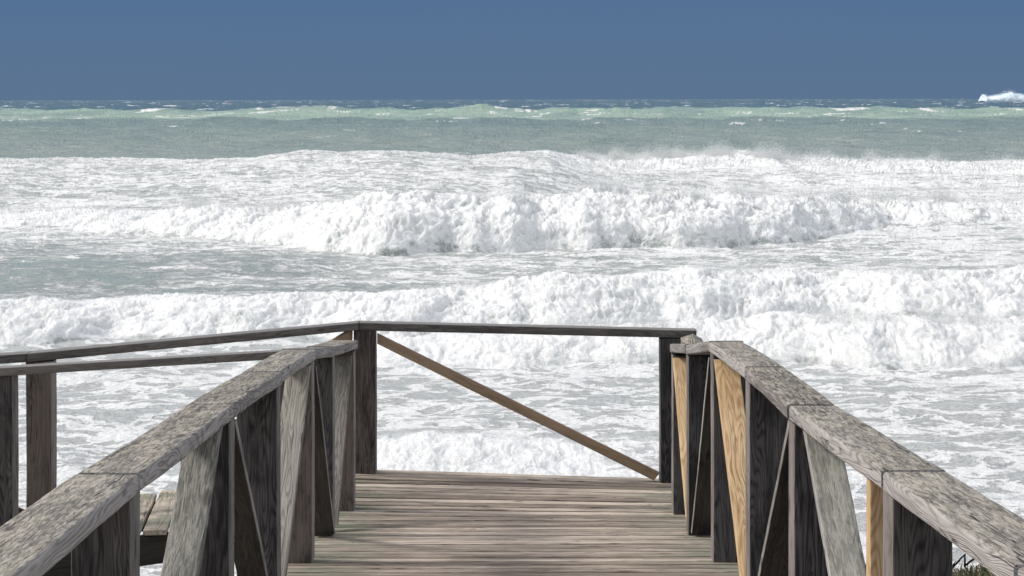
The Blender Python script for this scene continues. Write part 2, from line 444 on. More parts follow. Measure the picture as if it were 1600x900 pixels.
def build_sea():
    core = np.linspace(-0.345, 0.345, 1560)
    side = 0.345 + np.cumsum(np.linspace(0.0006, 0.03, 90))
    S = np.concatenate([-side[::-1], core, side]).astype(np.float64)
    NR = 1150
    Yf = 1/np.linspace(1/12.5, 1/160., 5200)
    Yf = np.concatenate([Yf, np.exp(np.linspace(np.log(160.5), np.log(24000), 2200))])
    nC = len(S)
    Y = np.zeros((NR, nC))
    q = np.linspace(0, 1, NR)
    step = 6
    idx = list(range(0, nC, step)) + [nC-1]
    for c in idx:
        x = S[c]*Yf
        z, tb = base_sea(x, Yf)
        v = HOR + (CZ-z)*F/Yf
        dv = np.abs(np.diff(v))*1.0 + np.abs(np.diff(HOR+CZ*F/Yf))*0.4 + np.diff(np.log(Yf))*14 + 0.5*np.diff(Yf)*F/Yf[1:]*0.02
        cs = np.concatenate([[0], np.cumsum(dv)]); cs /= cs[-1]
        Y[:, c] = np.interp(q, cs, Yf)
    # smooth the row placement between sampled columns
    samp = Y[:, idx]
    ker = np.ones(5)/5
    pad = np.pad(samp, ((0, 0), (2, 2)), mode='edge')
    samp = sum(pad[:, k:k+samp.shape[1]] for k in range(5))/5
    si = np.array(idx, float)
    k = np.clip(np.searchsorted(si, np.arange(nC), side='right')-1, 0, len(idx)-2)
    fr = (np.arange(nC)-si[k])/(si[k+1]-si[k])
    Y = samp[:, k]*(1-fr)+samp[:, k+1]*fr
    X = S[None, :]*Y
    z, turb = base_sea(X, Y)
    foam = foam_cover(X, Y, turb)
    # lumpy tumbling foam on the rollers
    un = X; vn_ = 0.42*Y + 1.15*z
    sc = np.interp(Y, [20, 35, 60, 100], [1.9, 1.35, 1.0, 0.7])
    def at_scale(s0):
        b1 = billow(0, un*s0, vn_*s0, 7, 0.60)
        b2 = fbm(3, un*s0*0.45, vn_*s0*0.45, 3)
        b3 = billow(2, un*s0*2.3+4, vn_*s0*2.3, 5, 0.62)
        return 0.55*b1 + 0.6*b2 + 0.30*b3
    lump = np.zeros_like(X)
    for s0, (a0, a1, a2, a3) in ((1.9, (0, 1, 26, 29)), (1.25, (26, 29, 46, 50)), (0.85, (46, 50, 84, 90)), (0.6, (84, 90, 1e4, 1e5))):
        wgt = sstep(a0-1, a1, Y)*(1-sstep(a2, a3, Y))
        sel = (wgt > 0) & (turb > 0.01)
        b1 = np.zeros_like(X)
        xs, ys = un[sel], vn_[sel]
        wx = xs + .35/s0*fbm(4, xs*s0*1.1, ys*s0*1.1, 3); wy = ys + .35/s0*fbm(5, xs*s0*1.1+9, ys*s0*1.1, 3)
        v = 0.42*billow(0, wx*s0*.7, wy*s0*.6, 7, 0.46) + 0.8*fbm(3, xs*s0*.35, ys*s0*.35, 3) + 0.30*billow(2, wx*s0*3.4+4, wy*s0*2.0, 6, 0.60)
        b1[sel] = v
        lump += wgt*b1
    amp = np.interp(Y, [20, 33, 38, 60, 100], [0.20, 0.28, 0.34, 0.54, 0.58])
    d = turb*amp*(lump-0.30)
    fine = np.zeros_like(X); sel = Y < 150
    # surface chop and foam texture of the flat wash
    fine[sel] = (0.045*fbm(1, X[sel]/0.9, Y[sel]/0.6, 5, 0.6) + 0.10*np.maximum(fbm(4, X[sel]/1.6+Y[sel]*.2, Y[sel]/1.2, 4, .55), 0)*foam[sel])
    fine *= np.interp(Y, [14, 30, 60, 100, 150], [0.8, 1.0, 1.5, 1.8, 1.0])
    fine *= (1-0.6*turb)
    Z = z + d*0.80 + fine
    Yd = Y - d*0.75
    Xd = X + turb*amp*0.30*np.where(turb > 0.01, fbm(5, un*2.2, vn_*2.2, 3), 0)
    Z = Z - 0.02
    # keep it under the sand at the shore side
    co = np.stack([Xd, Yd, Z], -1).astype(np.float32).reshape(-1, 3)
    nR, nC2 = X.shape
    a = (np.arange(nR-1)[:, None]*nC2 + np.arange(nC2-1)[None, :]).astype(np.int32)
    quads = np.stack([a, a+1, a+nC2+1, a+nC2], -1).reshape(-1, 4)
    me = bpy.data.meshes.new('sea')
    me.vertices.add(len(co)); me.vertices.foreach_set('co', co.ravel())
    nf = len(quads)
    me.loops.add(nf*4); me.loops.foreach_set('vertex_index', quads.ravel())
    me.polygons.add(nf); me.polygons.foreach_set('loop_start', np.arange(0, nf*4, 4, dtype=np.int32))
    me.polygons.foreach_set('use_smooth', np.ones(nf, dtype=bool))
    me.update(calc_edges=True)
    for nm, arr in (('foam', foam), ('turb', turb)):
        at_ = me.attributes.new(nm, 'FLOAT', 'POINT'); at_.data.foreach_set('value', arr.astype(np.float32).ravel())
    o = bpy.data.objects.new('sea', me); COL.objects.link(o); tag(o, kind='structure')
    # ---- spray thrown up by the rollers
    cand = np.argwhere((turb > 0.55) & (np.abs(S)[None, :] < 0.33))
    return o, X, Y, Z, Xd, Yd, turb, S

def sea_material():
    m, t = new_mat('sea_water_and_foam'); g = G(t)
    out = g.n('ShaderNodeOutputMaterial')
    geo = g.n('ShaderNodeNewGeometry'); P = geo.outputs['Position']
    sp = g.n('ShaderNodeSeparateXYZ'); g.l(P, sp.inputs[0]); Yc = sp.outputs['Y']; Zc = sp.outputs['Z']
    foam = g.n('ShaderNodeAttribute', attribute_name='foam').outputs['Fac']
    turb = g.n('ShaderNodeAttribute', attribute_name='turb').outputs['Fac']
    # ---- water body: sandy grey green inshore, milky green on the bar, slate blue outside
    wn = g.noise(g.scale(P, (0.012, 0.010, 0.0)), 1.0, 4, 0.6)
    wn2 = g.noise(g.scale(P, (0.07, 0.022, 0.0)), 1.0, 6, 0.68)
    yw = g.math('MULTIPLY_ADD', g.math('ADD', g.math('MULTIPLY', g.math('SUBTRACT', wn, 0.5), 0.28), g.math('MULTIPLY', g.math('SUBTRACT', wn2, 0.5), 0.35)), Yc, Yc)
    lg = g.math('LOGARITHM', g.math('MAXIMUM', yw, 5.0), 10.0)      # log10 of distance offshore
    rp = g.n('ShaderNodeValToRGB'); g.l(g.rng(lg, 1.2, 3.4, 0, 1, smooth=False), rp.inputs[0])
    e = rp.color_ramp
    def pos(y): return (math.log10(y)-1.2)/2.2
    stops = [(18, (0.40, 0.425, 0.42)), (60, (0.33, 0.395, 0.37)), (130, (0.36, 0.40, 0.345)), (250, (0.29, 0.355, 0.30)),
             (330, (0.22, 0.295, 0.26)), (360, (0.46, 0.57, 0.41)), (500, (0.42, 0.55, 0.42)), (580, (0.16, 0.28, 0.27)), (700, (0.05, 0.125, 0.16)), (2400, (0.045, 0.11, 0.155))]
    while len(e.elements) > 1: e.elements.remove(e.elements[0])
    e.elements[0].position = pos(stops[0][0]); e.elements[0].color = (*stops[0][1], 1)
    for y, c in stops[1:]:
        x = e.elements.new(min(1, pos(y))); x.color = (*c, 1)
    wcol = rp.outputs[0]
    # suspended sand clouds
    cl = g.noise(g.scale(P, (0.25, 0.16, 0.0)), 1.0, 5, 0.6)
    cl2 = g.noise(g.scale(P, (0.05, 0.03, 0.0)), 1.0, 6, 0.66)
    wcol = g.mix(g.math('MULTIPLY', g.rng(cl, 0.35, 0.7, 0, 0.30), g.rng(Yc, 120, 200, 1, 0.6)), wcol, (0.24, 0.27, 0.245))
    wcol = g.mix(g.math('MULTIPLY', g.rng(cl2, 0.42, 0.66, 0, 0.5), g.rng(Yc, 120, 220)), wcol, (0.17, 0.245, 0.225))
    # ---- foam pattern
    wv = g.n('ShaderNodeTexNoise'); g.l(g.scale(P, (0.9, 0.9, 0.9)), wv.inputs['Vector']); wv.inputs['Scale'].default_value = 1.0; wv.inputs['Detail'].default_value = 4
    wm = g.n('ShaderNodeVectorMath', operation='MULTIPLY_ADD'); g.l(wv.outputs['Color'], wm.inputs[0]); wm.inputs[1].default_value = (1.3, 1.3, 0.6); g.l(P, wm.inputs[2])
    WP = wm.outputs[0]
    n1 = g.noise(g.scale(WP, (0.75, 2.0, 0.9)), 1.0, 9, 0.68)
    n2 = g.noise(g.scale(WP, (4.2, 13.0, 4.5)), 1.0, 6, 0.70)
    rdg = g.math('ABSOLUTE', g.math('SUBTRACT', g.noise(g.scale(WP, (0.9, 1.2, 1.0)), 1.0, 5, 0.6), 0.5))
    rdg = g.rng(rdg, 0.0, 0.07, 0.20, 0.0)                      # thin foam threads
    n3 = g.noise(g.scale(P, (11.0, 28.0, 12.0)), 1.0, 5, 0.72, 0.5)
    n0 = g.noise(g.scale(WP, (0.20, 0.42, 0.3)), 1.0, 5, 0.62, 0.6)
    nn = g.math('ADD', g.math('ADD', g.math('MULTIPLY', n1, 0.34), g.math('MULTIPLY', n2, 0.24)), g.math('ADD', g.math('MULTIPLY', n3, 0.20), g.math('MULTIPLY', n0, 0.22)))
    nn = g.math('ADD', g.math('MULTIPLY_ADD', g.math('SUBTRACT', nn, 0.5), g.rng(Yc, 34, 46, 1.5, 2.4), 0.5), rdg)
    th = g.rng(foam, 0.0, 1.0, 0.76, 0.40, smooth=False)
    mask = g.rng(g.math('SUBTRACT', nn, th), -0.08, 0.11)
    thin = g.rng(g.math('SUBTRACT', nn, th), -0.24, 0.02, 0.0, 0.52)   # bubbly film round the foam
    mask = g.math('MAXIMUM', mask, g.math('MULTIPLY', thin, g.rng(foam, 0.05, 0.3)))
    mask = g.math('MAXIMUM', mask, g.rng(g.math('ADD', turb, g.math('MULTIPLY', g.math('SUBTRACT', nn, 0.5), 1.6)), 0.30, 0.62))
    # holes where green water shows in the rollers
    hole = g.rng(g.noise(g.scale(P, (0.8, 0.8, 1.6), (5, 2, 1)), 1.0, 6, 0.7), 0.52, 0.72, 0, 0.45)
    mask = g.math('MULTIPLY', mask, g.math('SUBTRACT', 1.0, hole))
    fcol = g.mix(g.rng(n2, 0.3, 0.7), (0.77, 0.79, 0.80), (0.93, 0.925, 0.90))
    col = g.mix(mask, wcol, fcol)
    p = g.n('ShaderNodeBsdfPrincipled')
    g.l(col, p.inputs['Base Color'])
    g.l(g.rng(mask, 0, 1, 0.28, 0.9, smooth=False), p.inputs['Roughness'])
    g.l(g.rng(mask, 0, 1, 0.42, 0.05, smooth=False), p.inputs['Specular IOR Level'])
    p.inputs['Subsurface Weight'].default_value = 0.0
    g.l(g.math('MULTIPLY', g.rng(turb, .1, .5), 0.9), p.inputs['Subsurface Weight']); p.inputs['Subsurface Radius'].default_value = (1.0, 1.0, 1.0); p.inputs['Subsurface Scale'].default_value = 0.32
    # bump: ripples on water, froth on foam
    rip = g.noise(g.scale(P, (2.6, 4.2, 2.0)), 1.0, 6, 0.62, 0.4)
    fro = g.noise(g.scale(P, (7, 7, 7)), 1.0, 6, 0.7)
    big = g.noise(g.scale(P, (0.16, 0.30, 0.1)), 1.0, 5, 0.6)
    nearf = g.rng(Yc, 60, 180, 0.0, 1.0)
    h = g.math('ADD', g.math('MULTIPLY', rip, 0.09), g.math('MULTIPLY', g.math('MULTIPLY', fro, mask), 0.10))
    h = g.math('ADD', h, g.math('MULTIPLY', mask, 0.05))
    h = g.math('ADD', h, g.math('MULTIPLY', g.math('MULTIPLY', big, nearf), 2.4))
    b = g.n('ShaderNodeBump'); b.inputs['Strength'].default_value = 0.8; b.inputs['Distance'].default_value = 1.0
    g.l(h, b.inputs['Height']); g.l(b.outputs[0], p.inputs['Normal'])
    g.l(p.outputs[0], out.inputs[0])
    return m

sea, SX, SY, SZ, SXd, SYd, ST, SS = build_sea()
sea.data.materials.append(sea_material())

# spray droplets: one object nobody could count
def drops(centres, sizes, name, label, c0=(0.92, 0.94, 0.95), c1=(0.97, 0.97, 0.96)):
    n = len(centres)
    base = np.array([(1, 0, -.6), (-.5, .87, -.6), (-.5, -.87, -.6), (0, 0, 1.1)], dtype=np.float32)
    ang = rng.uniform(0, 6.28, n)
    ca, sa = np.cos(ang), np.sin(ang)
    v = np.zeros((n, 4, 3), np.float32)
    st = rng.uniform(0.7, 1.8, n)
    for k in range(4):
        bx, by, bz = base[k]
        v[:, k, 0] = centres[:, 0] + sizes*(bx*ca-by*sa)
        v[:, k, 1] = centres[:, 1] + sizes*(bx*sa+by*ca)
        v[:, k, 2] = centres[:, 2] + sizes*bz*st
    f = np.array([(0, 2, 1), (0, 1, 3), (1, 2, 3), (2, 0, 3)], np.int32)
    ff = (f[None] + (np.arange(n)*4)[:, None, None]).reshape(-1, 3)
    me = bpy.data.meshes.new(name)
    me.vertices.add(n*4); me.vertices.foreach_set('co', v.ravel())
    me.loops.add(len(ff)*3); me.loops.foreach_set('vertex_index', ff.ravel().astype(np.int32))
    me.polygons.add(len(ff)); me.polygons.foreach_set('loop_start', np.arange(0, len(ff)*3, 3, dtype=np.int32))
    me.update(calc_edges=True)
    m, t = new_mat('spray_white'); g = G(t)
    o1 = g.n('ShaderNodeOutputMaterial'); p = g.n('ShaderNodeBsdfDiffuse'); tr = g.n('ShaderNodeBsdfTranslucent'); mxs = g.n('ShaderNodeMixShader')
    g.l(g.mix(g.noise(g.n('ShaderNodeNewGeometry').outputs['Position'], 3.0, 2), c0, c1), p.inputs[0])
    tr.inputs[0].default_value = (0.9, 0.92, 0.92, 1); mxs.inputs[0].default_value = 0.45
    g.l(p.outputs[0], mxs.inputs[1]); g.l(tr.outputs[0], mxs.inputs[2]); g.l(mxs.outputs[0], o1.inputs[0])
    me.materials.append(m)
    o = bpy.data.objects.new(name, me); COL.objects.link(o)
    return tag(o, label=label, cat='sea spray', kind='stuff')

def make_spray():
    colsel = np.where(np.abs(SS) < 0.33)[0]
    Tt = ST[:, colsel]
    # density: on the rollers, most along the crest (where turb falls off behind)
    dz = np.gradient(SZ[:, colsel], axis=0)
    wgt = np.where(Tt > 0.5, 1.0, 0.0)
    # crest proximity: image row is a local minimum
    V = HOR + (CZ-SZ[:, colsel])*F/SYd[:, colsel]
    runmin = np.minimum.accumulate(V, axis=0)
    crest = (V <= runmin+0.2) & (np.roll(V, -12, axis=0) > V-2.0)
    wgt = wgt*(0.10 + 1.6*crest)
    wgt = wgt*np.interp(SY[:, colsel], [20, 30, 45, 60, 90, 110, 130], [0.08, 0.05, 0.08, .15, .8, 1.2, 0.0])
    gust = sstep(-0.05, 0.5, fbm(2, SX[:, colsel]/2.2, SY[:, colsel]/4.5, 4, .6))**1.3
    wgt = wgt*(0.05+gust)
    pr = (wgt/wgt.sum()).ravel()
    n = 100000
    pick = rng.choice(pr.size, n, p=pr)
    cx = SXd[:, colsel].ravel()[pick]; cy = SYd[:, colsel].ravel()[pick]; cz = SZ[:, colsel].ravel()[pick]
    gg = gust.ravel()[pick]
    sc = np.interp(cy, [20, 35, 60, 100, 120], [0.06, 0.13, 0.28, 0.42, 0.4])*(0.35+1.1*gg)
    up = np.abs(rng.normal(0, 1, n))**1.4*sc
    c = np.stack([cx + rng.normal(0, 1, n)*sc*0.5, cy + rng.normal(0, 1, n)*sc*0.5, cz + up + 0.01], -1)
    px = cy/F
    sz = px*rng.uniform(0.25, 0.75, n)*np.clip(1.2-up/sc*0.3, .4, 1.2)
    return c, sz
c_, s_ = make_spray()
drops(c_, s_, 'sea_spray', 'fine white spray flying above the breaking waves')

# far break on the reef at the right edge, higher than the horizon line
def reef_break():
    n_x = 320
    Y0 = 2600.0
    px_ = np.array([1534, 1536, 1539, 1543, 1552, 1562, 1570, 1575, 1579, 1583, 1588, 1594, 1600, 1612, 1625, 1640, 1665, 1690])
    py_ = np.array([158, 148, 149.5, 151.5, 150, 148.5, 146, 145.5, 144, 146, 147, 147.5, 149, 150, 147, 149, 151, 158])
    x0, x1 = (1534-800)/F*Y0, (1690-800)/F*Y0
    xs = np.linspace(0, 1, n_x)
    hh = CZ + (HOR-np.interp(xs, (px_-1534)/156., py_))*Y0/F
    hh = np.maximum(hh + 0.7*fbm(0, xs*45, xs*0+2, 4, .5), 0.1)
    n_v = 50
    XX, TT = np.meshgrid(x0+(x1-x0)*xs, np.linspace(0, 1, n_v))
    YY = Y0 - 22*np.cos(TT*np.pi) + fbm(1, XX/20, TT*3, 2)*4.0
    ZZ = np.sin(TT*np.pi)**0.8*np.tile(hh-0.6, (n_v, 1)) - 0.3
    me = bpy.data.meshes.new('surf')
    me.from_pydata([tuple(p) for p in np.stack([XX, YY, ZZ], -1).reshape(-1, 3)], [],
                   [(i*n_x+j, i*n_x+j+1, (i+1)*n_x+j+1, (i+1)*n_x+j) for i in range(n_v-1) for j in range(n_x-1)])
    me.shade_smooth()
    m, t = new_mat('far_foam'); g = G(t)
    o1 = g.n('ShaderNodeOutputMaterial'); p = g.n('ShaderNodeBsdfPrincipled'); g.l(p.outputs[0], o1.inputs[0])
    P = g.n('ShaderNodeNewGeometry').outputs['Position']
    g.l(g.mix(g.rng(g.noise(g.scale(P, (.05, .02, .14)), 1, 4, .6), .35, .65), (0.50, 0.62, 0.74), (0.76, 0.83, 0.90)), p.inputs['Base Color']); p.inputs['Roughness'].default_value = 0.95  # blue haze of distance is mixed into the foam colour
    me.materials.append(m)
    o = bpy.data.objects.new('surf', me); COL.objects.link(o); tag(o, kind='structure')
    n = 3500
    t_ = rng.uniform(0, 1, n)
    hx = np.interp(t_, xs, hh)
    xx = x0+(x1-x0)*t_ + rng.normal(0, 1.6, n)
    q_ = np.sqrt(rng.uniform(0, 1, n))
    zz = (hx - .8 + np.abs(rng.normal(0, 1.2, n))*(0.5 + (hx > 13)))
    yy = Y0 + rng.normal(0, 4, n)
    return np.stack([xx, yy, zz], -1)[hx > .3], rng.uniform(.14, .36, n)[hx > .3]
rc, rs = reef_break()
drops(rc, rs, 'sea_spray', 'white spray plume of a wave breaking on the horizon at far right', (0.62, 0.72, 0.82), (0.72, 0.80, 0.88))  # droplet colours carry the same painted distance haze

# ------------------------------------------------------------------ ground: dune and beach as one sheet
def ground_z(x, y):
    base = np.interp(y, [-30, 0, 4, 8, 11, 14, 16.5, 19, 26, 40], [3.6, 3.3, 2.75, 1.9, 1.25, .62, .1, -.35, -1.3, -3])
    right = np.interp(y, [-30, 0, 4, 7, 8.3, 9.2, 10.5, 12.5], [1.2, 1.0, .86, 0.87, 0.86, 0.66, .2, 0])
    rr = sstep(1.25, 2.2, x)*right + sstep(2.2, 6, x)*0.25*(right > 0.02)
    left = -0.35*sstep(-1.2, -3, x)*sstep(2, 6, y)
    return base + rr + left + 0.05*fbm(1, x/1.3, y/1.3, 4) + 0.15*fbm(3, x/6, y/6, 2)
gx = np.concatenate([-np.exp(np.linspace(np.log(200), np.log(8), 30)), np.linspace(-7.9, 7.9, 220), np.exp(np.linspace(np.log(8), np.log(200), 30))])
gy = np.concatenate([np.linspace(-60, -6, 20), np.linspace(-5.8, 40, 360)])
GX, GY = np.meshgrid(gx, gy)
GZ = ground_z(GX, GY)
me = bpy.data.meshes.new('dune')
co = np.stack([GX, GY, GZ], -1).reshape(-1, 3)
nx = len(gx)
fs = [(i*nx+j, i*nx+j+1, (i+1)*nx+j+1, (i+1)*nx+j) for i in range(len(gy)-1) for j in range(nx-1)]
me.from_pydata([tuple(p) for p in co], [], fs); me.shade_smooth()
m, t = new_mat('wet_sand'); g = G(t)
o1 = g.n('ShaderNodeOutputMaterial'); p = g.n('ShaderNodeBsdfPrincipled'); g.l(p.outputs[0], o1.inputs[0])
P = g.n('ShaderNodeNewGeometry').outputs['Position']
sp = g.n('ShaderNodeSeparateXYZ'); g.l(P, sp.inputs[0])
c = g.mix(g.rng(g.noise(P, 14, 6, .7), .3, .7), (0.22, 0.18, 0.13), (0.38, 0.32, 0.24))
c = g.mix(g.rng(sp.outputs['Z'], 0.4, 1.2, 1, 0), c, (0.12, 0.10, 0.08))
c = g.mix(g.math('MULTIPLY', g.rng(sp.outputs['X'], 1.1, 1.5), g.rng(sp.outputs['Z'], 1.6, 2.0)), c, g.mix(g.rng(g.noise(P, 9, 5, .7), .35, .65), (0.045, 0.05, 0.02), (0.13, 0.11, 0.06)))
g.l(c, p.inputs['Base Color']); p.inputs['Roughness'].default_value = 0.9
b = g.n('ShaderNodeBump'); b.inputs['Distance'].default_value = 0.02; g.l(g.noise(P, 30, 5, .7), b.inputs['Height']); g.l(b.outputs[0], p.inputs['Normal'])
me.materials.append(m)
o = bpy.data.objects.new('dune', me); COL.objects.link(o); tag(o, kind='structure')

# marram and moss tuft cover on the dune, right of the ramp
def grass():
    v = []; f = []; tn = []
    n = 42000
    xs = 1.25+3.0*rng.uniform(0, 1, n)**1.3; ys = 9.7-6.5*rng.uniform(0, 1, n)**1.7
    zs = ground_z(xs, ys)
    clump = fbm(2, xs*1.3, ys*1.3, 3)
    for i in range(n):
        if clump[i] < -0.40: continue
        x, y, z = xs[i], ys[i], zs[i]
        hgt = rnd.uniform(.02, .07)*(1+max(0, clump[i])*1.5)
        a = rnd.uniform(0, 6.28); wd = rnd.uniform(.0015, .004)
        lx, ly = rnd.gauss(0, .6)*hgt, rnd.gauss(0, .6)*hgt
        b = len(v)
        dx, dy = math.cos(a)*wd, math.sin(a)*wd
        v += [(x-dx, y-dy, z-.01), (x+dx, y+dy, z-.01), (x+lx*.4+dx*.7, y+ly*.4+dy*.7, z+hgt*.6), (x+lx*.4-dx*.7, y+ly*.4-dy*.7, z+hgt*.6), (x+lx, y+ly, z+hgt*rnd.uniform(.7, 1))]
        f += [(b, b+1, b+2, b+3), (b+3, b+2, b+4)]
        tn += [rnd.random()]*5
    me = bpy.data.meshes.new('dune_grass'); me.from_pydata(v, [], f)
    at_ = me.attributes.new('tone', 'FLOAT', 'POINT'); at_.data.foreach_set('value', np.array(tn, dtype=np.float32))
    m, t = new_mat('dune_grass_leaf'); g = G(t)
    o1 = g.n('ShaderNodeOutputMaterial'); p = g.n('ShaderNodeBsdfPrincipled'); g.l(p.outputs[0], o1.inputs[0])
    tone = g.n('ShaderNodeAttribute', attribute_name='tone').outputs['Fac']
    rp = g.n('ShaderNodeValToRGB'); g.l(tone, rp.inputs[0]); e = rp.color_ramp
    e.elements[0].color = (0.06, 0.075, 0.028, 1); e.elements[1].color = (0.36, 0.29, 0.17, 1)
    x = e.elements.new(.55); x.color = (0.13, 0.14, 0.055, 1)
    g.l(rp.outputs[0], p.inputs['Base Color']); p.inputs['Roughness'].default_value = .7
    me.materials.append(m)
    o = bpy.data.objects.new('dune_grass', me); COL.objects.link(o)
    tag(o, 'low olive green dune grass and moss right of the ramp', 'grass', kind='stuff')
grass()

def twig(name, base, segs, label, group):
    v = []; f = []
    def tube(a, b, r0, r1, k=6):
        ax = vn(vsub(b, a)); u = vn(cross(ax, (0.3, 1, 0.1))); w_ = cross(ax, u); s = len(v)
        mid = vadd(vadd(a, vsub(b, a), .5), u, vlen(vsub(b, a))*.03)
        for c, r in ((a, r0), (mid, (r0+r1)/2), (b, r1)):
            for j in range(k):
                an = 6.2832*j/k
                v.append(vadd(vadd(c, u, r*math.cos(an)), w_, r*math.sin(an)))
        for i in range(2):
            for j in range(k):
                q = (j+1) % k
                f.append((s+i*k+j, s+i*k+q, s+(i+1)*k+q, s+(i+1)*k+j))
        f.append(tuple(s+2*k+j for j in range(k))); f.append(tuple(s+k-1-j for j in range(k)))
    for a, b, r0, r1 in segs: tube(a, b, r0, r1)
    me = bpy.data.meshes.new(name); me.from_pydata([vsub(q, base) for q in v], [], f); me.shade_smooth()
    me.materials.append(M['beam'])
    a = me.attributes.new('gc', 'FLOAT_VECTOR', 'POINT'); a.data.foreach_set('vector', np.array([vsub(q, base) for q in v], dtype=np.float32).ravel())
    o = bpy.data.objects.new(name, me); o.location = base; COL.objects.link(o)
    tag(o, label, 'twig', group)
pt = 330.0
A = lambda x, y: at(x, y, pt)
twig('dead_twig', A(1486, 892), [(A(1480, 896), A(1495, 880), .006, .005), (A(1495, 880), A(1508, 866), .005, .003), (A(1506, 868), A(1506, 886), .0045, .005),
      (A(1505, 887), A(1520, 874), .005, .003), (A(1509, 884), A(1524, 874), .004, .002), (A(1487, 886), A(1492, 878), .003, .002)],
     'forked dark dead twig sticking out of the grass under the right handrail', 'dead twigs on the dune')
twig('dead_twig', A(1354, 905), [(A(1352, 910), A(1352, 885), .005, .004), (A(1352, 885), A(1356, 872), .004, .003), (A(1356, 872), A(1355, 857), .003, .0015), (A(1356, 895), A(1364, 892), .003, .003)],
     'thin upright dark twig in front of the yellow replacement post', 'dead twigs on the dune')

# ------------------------------------------------------------------ boardwalk
# stations along the ramp:  name, Y of the post's face, drop of the deck below the eye, drop of rail top left / right, inner x left / right
ST_ = {
 'A': (10.38, 2.480, 1.462, 1.488, -.954, .965), 'B': (9.31, 2.352, 1.341, 1.331, -.969, .948), 'C': (8.26, 2.217, 1.202, 1.167, -.960, .960),
 'D': (7.01, 2.120, 1.114, 1.096, -.956, .961), 'E': (5.83, 2.052, 1.037, 1.044, -.957, .950), 'F': (4.34, 1.980, .951, .948, -.9605, .955),
 'G': (3.20, 1.930, .905, .882, -.965, .960), 'H': (1.95, 1.890, .86, .84, -.965, .965), 'I': (.7, 1.86, .83, .81, -.965, .965)}
order = 'ABCDEFGHI'
dy = [-1.0, .7, 1.95, 3.2, 4.45, 5.83, 7.01, 8.26, 9.31, 10.38, 11.5]
dz = [1.84, 1.86, 1.89, 1.93, 1.98, 2.052, 2.12, 2.217, 2.352, 2.485, 2.482]
def deck_z(x, y):
    """world height of the walking surface"""
    z = CZ - np.interp(y, dy, dz)
    tl = np.interp(y, [9.6, 10.38, 11.4], [0, .012, .034])
    return float(z - tl*x)

# -- ramp and landing deck
ramp = empty('boardwalk', (0, 6.0, CZ-2.3))
tag(ramp, 'weathered plank ramp leading down to the landing above the surf', 'boardwalk')
mb = MB()
y = -0.8; i = 0
while y < 11.42:
    wid = rnd.choice([.088, .092, .092, .095, .098])
    ya, yb = y, y+wid
    ym = (ya+yb)/2
    xl = -1.17+rnd.uniform(-.012, .012); xr = 1.17+rnd.uniform(-.012, .012)
    if ym > 10.6: xl = -1.08+rnd.uniform(-.008, .008)
    zl, zr = deck_z(xl, ym), deck_z(xr, ym)
    slope = (deck_z(0, yb)-deck_z(0, ya))/wid
    th = .028
    jit = rnd.uniform(-.002, .002)
    # lower the centre line by half a board
    timber(mb, (xl, ym+rnd.uniform(-.002, .002), zl-th/2+jit), (xr, ym+rnd.uniform(-.002, .002), zr-th/2+jit+rnd.uniform(-.001, .001)), (0, 1, slope), wid-.020, th,
           seg=20, rough=.0022, rad=.004, bow=rnd.uniform(-.002, .002))
    y += wid; i += 1
mb.build('deck_planks', M['deck'], ramp)
for xs in (-1.0, 0.0, 1.0):
    mb = MB()
    for a, b in zip(dy[:-1], dy[1:]):
        b2 = min(b, 11.33)
        timber(mb, (xs, a, deck_z(xs, a)-.030-.09), (xs, b2, deck_z(xs, b2)-.030-.09), (1, 0, 0), .07, .17, seg=3)
    mb.build('stringer', M['beam'], ramp)
for yy_ in (3.0, 6.2, 9.2, 11.1):
    for xs in (-.9, .9):
        mb = MB()
        zt = deck_z(xs, yy_)-.22
        timber(mb, (xs, yy_, zt), (xs, yy_, zt-2.0), (1, 0, 0), .14, .14, seg=6)
        mb.build('support_post', M['beam'], ramp)

# -- railings
def post(parent, x, y, ztop, zbot, W, T, mat, wdir=(1, 0, 0), side=1, label=None, tone=None, lean=0.0, name='post'):
    """x,y = corner of the face nearest the walkway; body extends outwards (side) and away (+y)"""
    mb = MB()
    cx = x + side*W/2; cy = y + T/2
    timber(mb, (cx, cy, zbot), (cx+lean, cy, ztop), wdir, W, T, seg=16, rough=.0013, rad=.005, tone=tone)
    o = mb.build(name, mat, parent)
    if label: o['label'] = label
    return o

def rail_board(parent, p0, p1, W, T, mat, cut0=None, cut1=None, wdir=(1, 0, 0), rad=.009, bow=0.0, tone=None, rough=.0022):
    """p0,p1: centre of top surface"""
    mb = MB()
    ax = vn(vsub(p1, p0)); up = cross(vn(wdir), ax)
    if up[2] < 0: up = (-up[0], -up[1], -up[2])
    timber(mb, vadd(p0, up, -T/2), vadd(p1, up, -T/2), wdir, W, T, seg=26, rough=rough, rad=rad, cut0=cut0, cut1=cut1, bow=bow, tone=tone)
    return mb.build('handrail', mat, parent)

def brace(parent, side, xin, top, bot, W, T, mat, label=None):
    """top, bot = (Y, drop): centre line"""
    mb = MB()
    xc = xin + side*W/2
    p0 = (xc, top[0], CZ-top[1]); p1 = (xc+rnd.uniform(-.004, .004), bot[0], CZ-bot[1])
    timber(mb, p0, p1, (1, 0, 0), W, T, seg=18, rough=.0012, rad=.004, cut0=(0, 0, 1), cut1=(0, 0, 1))
    o = mb.build('brace', mat, parent)
    if label: o['label'] = label
    return o

